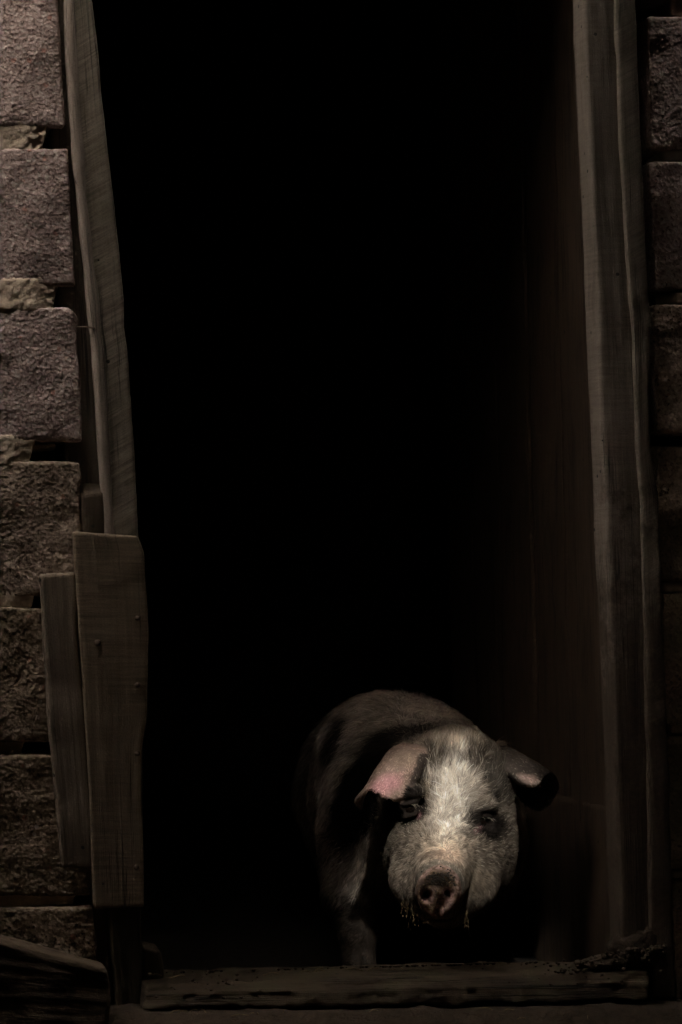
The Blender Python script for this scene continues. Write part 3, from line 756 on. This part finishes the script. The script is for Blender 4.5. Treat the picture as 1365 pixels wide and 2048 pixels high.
def markings(P):
    """coat and skin colour of the pig: cream with grey mottling, black saddle patches"""
    px, py = PX(P)
    j = 11 * fbm(P / .02, 3, 31); k = 11 * fbm(P / .02, 3, 41)
    px0, py0 = px, py; px = px + j; py = py + k; Y = P[:, 1] - PDY
    C = np.tile(np.array([.23, .195, .158]), (len(P), 1))
    def put(m, col, a=1.0):
        nonlocal C
        m = (m * a)[:, None]; C = C * (1 - m) + np.array(col) * m
    body = np.clip((Y - .40) / .05, 0, 1)
    put(body, (.52, .455, .40))
    b = body
    nb = np.clip((Y - .355) / .03, 0, 1)
    put(nb * blob(px0 + .6 * j, py0 + .6 * k, 730, 1585, 50, 130, 26, .12), (.007, .006, .006))
    put(b * blob(px, py, 800, 1478, 95, 26, -12), (.017, .014, .012), .92)
    put(b * blob(px, py, 745, 1440, 75, 22, -28), (.15, .13, .11), .5)
    put(b * blob(px, py, 676, 1478, 17, 66, 24), (.014, .012, .011), .95)
    put(b * blob(px, py, 655, 1720, 40, 60, 0), (.10, .06, .045), .6)
    put(b * blob(px, py, 715, 1400, 40, 14, 0), (.33, .29, .25), .6)
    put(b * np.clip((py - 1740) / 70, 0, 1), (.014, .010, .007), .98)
    put(b * blob(px, py, 1028, 1690, 11, 55, -8, .2), (.012, .01, .01))
    put(b * blob(px, py, 735, 1730, 34, 60, 10), (.42, .36, .30), .8)
    h = 1 - body
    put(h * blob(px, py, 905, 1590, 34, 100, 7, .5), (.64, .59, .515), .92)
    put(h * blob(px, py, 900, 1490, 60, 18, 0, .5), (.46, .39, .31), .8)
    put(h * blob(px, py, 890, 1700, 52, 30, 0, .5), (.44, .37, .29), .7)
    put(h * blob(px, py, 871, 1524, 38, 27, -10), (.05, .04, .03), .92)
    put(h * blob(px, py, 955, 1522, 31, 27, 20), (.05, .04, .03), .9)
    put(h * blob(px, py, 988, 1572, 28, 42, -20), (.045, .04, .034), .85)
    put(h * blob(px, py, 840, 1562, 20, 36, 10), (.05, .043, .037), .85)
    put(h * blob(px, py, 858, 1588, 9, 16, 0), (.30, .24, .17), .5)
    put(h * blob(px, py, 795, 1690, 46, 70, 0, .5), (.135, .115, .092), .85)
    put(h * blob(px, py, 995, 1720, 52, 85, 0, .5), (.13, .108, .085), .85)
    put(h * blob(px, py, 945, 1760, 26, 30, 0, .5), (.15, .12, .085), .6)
    put(h * blob(px, py, 890, 1712, 26, 18, 0, .6), (.40, .28, .21), .55)
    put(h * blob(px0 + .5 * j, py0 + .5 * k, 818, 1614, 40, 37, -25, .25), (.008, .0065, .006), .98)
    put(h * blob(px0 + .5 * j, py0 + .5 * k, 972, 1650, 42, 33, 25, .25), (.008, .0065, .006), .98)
    put(h * blob(px0, py0, 950, 1663, 5, 7, 20, .5), (.20, .11, .115), .8)
    put(h * blob(px0, py0, 839, 1633, 5, 8, 0, .5), (.17, .09, .095), .75)
    # skin of the snout disc
    d = P - SC; ax = d @ Sn; rr = np.linalg.norm(d - ax[:, None] * Sn, axis=1)
    disc = np.clip((ax + .013) / .004, 0, 1) * (rr < .045)
    put(h * np.clip((ax + .035) / .012, 0, 1) * (rr < .05), (.20, .185, .155), .7)
    put(h * blob(px0, py0, 880, 1838, 46, 16, 0, .5), (.42, .34, .27), .8)
    put(disc, (.66, .45, .39)); put(disc * np.clip(fbm(P / .006, 3, 57) * 3, 0, 1), (.27, .19, .15), .7)
    put(disc * np.clip((py0 - 1796) / 14, 0, 1), (.36, .24, .22), .6)
    put(disc * blob(px0 + .5 * j, py0 + .4 * k, 882, 1758, 30, 21, 10, .4), (.03, .026, .02), .93)
    put(disc * blob(px0, py0, 838, 1790, 8, 30, 0, .5), (.07, .055, .045), .7)
    put(disc * (fbm(P / .0022, 2, 58) > .22), (.06, .045, .03), .7)
    put(disc * blob(px0 + .6 * j, py0, 848, 1770, 9, 12, 20, .5), (.05, .035, .03), .7)
    put(disc * (fbm(P / .0035, 2, 51) > .18), (.16, .11, .055), .75)
    for n_ in NOS: put(np.exp(-(np.linalg.norm(P - n_ - Sn * .003, axis=1) / .008) ** 2), (.30, .15, .21), .55)
    for n_ in NOS: put(((P - n_) @ Sn < -.004) * (np.linalg.norm(P - n_, axis=1) < .02), (.02, .01, .012))
    # ears
    l, r = ear_mask(P)
    put(l, (.30, .215, .175)); put(l * blob(px, py, 772, 1568, 30, 19, -35, .5), (.52, .27, .28), .85)
    put(l * blob(px, py, 812, 1515, 30, 16, 0, .5), (.25, .19, .14), .6)
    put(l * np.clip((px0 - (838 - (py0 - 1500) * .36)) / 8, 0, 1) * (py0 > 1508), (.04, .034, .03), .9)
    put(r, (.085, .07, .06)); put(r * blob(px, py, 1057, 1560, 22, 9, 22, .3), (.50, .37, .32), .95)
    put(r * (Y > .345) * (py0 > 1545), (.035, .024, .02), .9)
    return C, l, r, disc, body
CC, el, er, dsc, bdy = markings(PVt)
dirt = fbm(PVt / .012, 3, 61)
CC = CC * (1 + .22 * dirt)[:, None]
def rgba(c): return np.concatenate([np.clip(c, .002, .9), np.ones((len(c), 1))], 1)
t = NT('pig_skin'); cskin = t.attr('coat', color=True)
tc = t.n('TexCoord'); n1 = t.noise(tc.outputs['Object'], 420, 4, .7); n2 = t.noise(tc.outputs['Object'], 90, 3)
cs = t.mix(t.ramp(n1, [(.3, .45), (.6, 0.0)]), cskin, (.03, .022, .016))
t.bump(t.mix(.5, n1, n2), .0016, .8)
t.p.inputs['Subsurface Weight'].default_value = 0.0
t.p.inputs['Specular IOR Level'].default_value = .06
mskin = t.done(cs, .72)
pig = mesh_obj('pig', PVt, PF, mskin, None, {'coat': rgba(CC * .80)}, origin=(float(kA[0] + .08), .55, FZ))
tag(pig, 'muddy nosed cream and black patched pig standing in the dark doorway looking out', 'pig')

# ------------------------------------------------------------------ coat of hair
tri = np.concatenate([PF[:, [0, 1, 2]], PF[:, [0, 2, 3]]])
A_ = PVt[tri[:, 0]]; B_ = PVt[tri[:, 1]]; C_ = PVt[tri[:, 2]]
area = np.linalg.norm(np.cross(B_ - A_, C_ - A_), axis=1) / 2
cen = (A_ + B_ + C_) / 3
Yc = cen[:, 1] - PDY
elt, ert, dst = el[tri].mean(1), er[tri].mean(1), dsc[tri].mean(1)
dens = np.where(Yc < .42, 34e4, np.where(Yc < .95, 15e4, 3e4))
dens = dens * np.where(dst > .1, 0, 1) * np.where((elt > .3) | (ert > .3), .55, 1)
for e in (EYL, EYR): dens = dens * (np.linalg.norm(cen - e, axis=1) > .0165)
dens = np.where(cen[:, 2] < -.025, 0, dens)
exp_n = area * dens; NH = int(exp_n.sum()); print('hairs', NH)
ti = RS.choice(len(tri), NH, p=exp_n / exp_n.sum())
u, v = RS.rand(NH), RS.rand(NH); fl = u + v > 1; u[fl] = 1 - u[fl]; v[fl] = 1 - v[fl]
bc = np.stack([1 - u - v, u, v], -1)
root = A_[ti] * bc[:, :1] + B_[ti] * bc[:, 1:2] + C_[ti] * bc[:, 2:]
nr = PN[tri[ti]]; nr = (nr * bc[..., None]).sum(1); nr /= np.linalg.norm(nr, axis=1, keepdims=True)
hc = (CC[tri[ti]] * bc[..., None]).sum(1)
Yh = root[:, 1] - PDY; hpx, hpy = PX(root)
whorl = PV(888, 1716, .12)
dr = root - whorl; dr[:, 1] *= .55
dr /= np.linalg.norm(dr, axis=1, keepdims=True)
poll = np.clip((1560 - hpy) / 80, 0, 1)[:, None]
dr = dr + poll * np.array([0, .35, .5])
bd = np.stack([-.25 * np.ones(NH), .55 * np.ones(NH), -.75 * np.ones(NH)], -1)
side = np.sign(hpx - 800)[:, None] * np.array([[.35, 0, 0]])
bb = np.clip((Yh - .40) / .06, 0, 1)[:, None]
earm = (elt[ti] > .3) | (ert[ti] > .3)
dr = np.where(earm[:, None], np.where(hpx[:, None] < 880, np.array([[-.7, -.2, -.7]]), np.array([[.8, -.1, -.5]])), dr)
dirv = dr * (1 - bb) + (bd + side) * bb
cl = np.stack([fbm(root / .013 + o, 2, 70 + i) for i, o in enumerate((0, 5, 9))], -1)
cl2 = np.stack([vnoise(root / .005 + o, 80 + i) for i, o in enumerate((0, 5, 9))], -1)
ck = np.interp(hpy, [1600, 1680], [1, .45])[:, None] * (1 - bb) + bb
dirv = dirv + ck * cl * .95 + cl2 * .30 + RS.normal(0, .16, (NH, 3))
tg = dirv - nr * (dirv * nr).sum(1, keepdims=True); tg /= np.maximum(np.linalg.norm(tg, axis=1, keepdims=True), 1e-6)
lift = np.where(earm, .15, .34 + .25 * poll[:, 0]) * RS.uniform(.4, 1.5, NH)
ln = np.interp(hpy, [1480, 1540, 1640, 1700, 1790, 1850], [.026, .023, .018, .009, .008, .011]) * (1 - bb[:, 0]) + .021 * bb[:, 0]
ln = ln * np.interp(hpy, [1740, 1860], [1, .35]) * 1.0
ln = np.where(earm, .0045, ln) * RS.uniform(.55, 1.35, NH)
for e in (EYL, EYR): ln = ln * np.interp(np.linalg.norm(root - e, axis=1), [.012, .026, .048], [.18, .4, 1])
ln = ln * np.interp(np.linalg.norm(root - SC, axis=1), [.04, .075], [.35, 1])
wdt = np.where(bb[:, 0] > .5, .00048, .00036) * RS.uniform(.7, 1.4, NH)
seg = 3
pts = [root - nr * .0006]
cur = root.copy()
for sgm in range(seg):
    t_ = (sgm + .5) / seg
    dd = tg * 1.0 + nr * (lift * (1.2 - 1.5 * t_))[:, None] + np.array([0, 0, -.22 * t_]) + cl * .25 * t_
    dd /= np.linalg.norm(dd, axis=1, keepdims=True)
    cur = cur + dd * (ln / seg)[:, None]; pts.append(cur.copy())
wd = np.cross(tg, nr + RS.normal(0, .35, (NH, 3))); wd /= np.linalg.norm(wd, axis=1, keepdims=True)
HV = []
for k_, p_ in enumerate(pts):
    wv = wdt * [1.0, 1.0, .75, .2][k_]
    HV += [p_ - wd * wv[:, None], p_ + wd * wv[:, None]]
HV = np.stack(HV, 1).reshape(-1, 3)
base = np.arange(NH)[:, None] * (2 * (seg + 1))
HF = np.concatenate([base + np.array([[2 * k_, 2 * k_ + 1, 2 * k_ + 3, 2 * k_ + 2]]) for k_ in range(seg)])
lum = RS.uniform(.7, 1.3, NH) * (1 + .75 * vnoise(root / np.array([.0035, .006, .006]), 91)) * (1 + .35 * vnoise(root / .011, 92))
pale = (RS.rand(NH) < np.where(bb[:, 0] > .5, .07, .09)) & (hc.mean(1) < .2) & (hc.mean(1) > .03) & (hpy < 1740)
hc = np.where(pale[:, None], np.array([[.42, .38, .31]]), hc * lum[:, None] * 1.22)
hcv = np.repeat(rgba(hc), 2 * (seg + 1), axis=0)
t = NT('pig_hair'); ch = t.attr('coat', color=True)
tr = t.n('BsdfTranslucent'); t.l(ch, tr.inputs[0]); mx = t.n('MixShader'); mx.inputs[0].default_value = .4
t.l(t.p.outputs[0], mx.inputs[1]); t.l(tr.outputs[0], mx.inputs[2]); t.l(mx.outputs[0], t.out.inputs[0])
t.p.inputs['Specular IOR Level'].default_value = .12
mhair = t.done(ch, .55)
hair = mesh_obj('hair_coat', HV, HF, mhair, pig, {'coat': hcv})

# eyes
meye = NT('wet_eye').done((.006, .004, .003), .03)
def eyeball(e, sx):
    U, F = boxgrid(10, 10, 10); q = U * 2 - 1; q /= np.linalg.norm(q, axis=1, keepdims=True)
    return mesh_obj('eye', e + np.array([0, .0068, -.0005]) + q * .0088, F, meye, pig)
EO = [eyeball(EYL, -1), eyeball(EYR, 1)]
# pale lashes on the upper lids
mlash = NT('pale_lash').done((.22, .20, .16), .6)
for e, n_, e_ in ((EYL, 5, EO[0]), (EYR, 10, EO[1])):
    V = []; F = []; o = 0
    for k_ in range(n_):
        a = RS.uniform(-1, 1); b = e + np.array([a * .0115, -.008 + abs(a) * .006, .0065 - .004 * a * a + RS.uniform(-.001, .001)])
        l_ = RS.uniform(.006, .012)
        v_, f_ = tube([b, b + np.array([a * .003 + .002, -.005, .0005]) * l_ / .009, b + np.array([a * .005 + .004, -.009, -.004]) * l_ / .009], [.0003, .00028, .0001], 3)
        V += list(v_); F += [[x + o for x in q] for q in f_]; o += len(v_)
    mesh_obj('eyelashes', V, F, mlash, e_)
# crusted mud and feed on the snout, straw and slobber under the chin
def snout_at(px, py):
    o_ = CAM; d_ = ray(px, py); d_ = d_ / np.linalg.norm(d_)
    m_ = (PVt[:, 1] < .12)
    Q_ = PVt[m_] - o_; tt = Q_ @ d_; off = np.linalg.norm(Q_ - tt[:, None] * d_, axis=1)
    c_ = np.where(off < .0035)[0]
    if len(c_) == 0: return None
    return PVt[m_][c_[np.argmin(tt[c_])]]
def crust(name, n, cx, cy, sx, sy, r0, r1, mat):
    it = []
    for k_ in range(n):
        p_ = snout_at(RS.normal(cx, sx), RS.normal(cy, sy))
        if p_ is None: continue
        it.append((p_ + Sn * .0004, RS.uniform(r0, r1), k_, (1, .5, .8), 4))
    V, F = lumps(it); return tag(mesh_obj(name, V, F, mat, pig, {'gc': V}), kind='stuff')
mblack = mat_rough('wet_black_mud', (.02, .017, .013), (.075, .062, .045), 300, .002, .45)
mfeed = mat_rough('wet_feed', (.16, .11, .055), (.34, .26, .15), 300, .001, .5)
crust('mud_crust', 110, 882, 1756, 15, 9, .0008, .0022, mblack)
crust('mud_crust', 50, 872, 1790, 22, 16, .0006, .0014, mblack)
crust('feed_crumbs', 130, 876, 1782, 24, 18, .0005, .0012, mfeed)
crust('feed_crumbs', 50, 858, 1812, 16, 5, .0006, .0018, mfeed)
V = []; F = []; o = 0; itm = []
def strand(x, y, L, Y, r=.0005):
    global o
    p_ = PV(x, y, Y); P_ = [p_]
    for k_ in range(5): P_.append(P_[-1] + np.array([RS.normal(0, .0022), RS.normal(0, .002), -L / 5]))
    v_, f_ = tube(P_, np.linspace(r, r * .5, 6), 4); V.extend(v_); F.extend([[x_ + o for x_ in q] for q in f_]); o += len(v_)
    for k_ in range(2): itm.append((P_[RS.randint(2, 6)], RS.uniform(.0006, .0014), RS.randint(99), (1, 1, 1.4), 3))
for x, y, L, n_ in [(812, 1808, .020, 12), (824, 1815, .028, 10), (833, 1822, .024, 8), (872, 1838, .016, 6), (885, 1842, .022, 9), (898, 1838, .026, 10), (906, 1835, .022, 8), (930, 1820, .030, 8), (935, 1815, .020, 6), (850, 1832, .010, 7)]:
    for _ in range(n_ // 2 + 1): strand(x + RS.normal(0, 4), y + RS.normal(0, 5), L * RS.uniform(.5, 1.2), .135)
mesh_obj('chin_beard', V, F, mat_rough('muddy_straw', (.07, .048, .025), (.24, .18, .10), 200, .001, .7), pig, {'gc': np.array(V)})
V_, F_ = lumps(itm); mesh_obj('beard_crumbs', V_, F_, mfeed, pig, {'gc': V_})

#PIGEND
print('scene built in', round(time.time() - T0, 1))
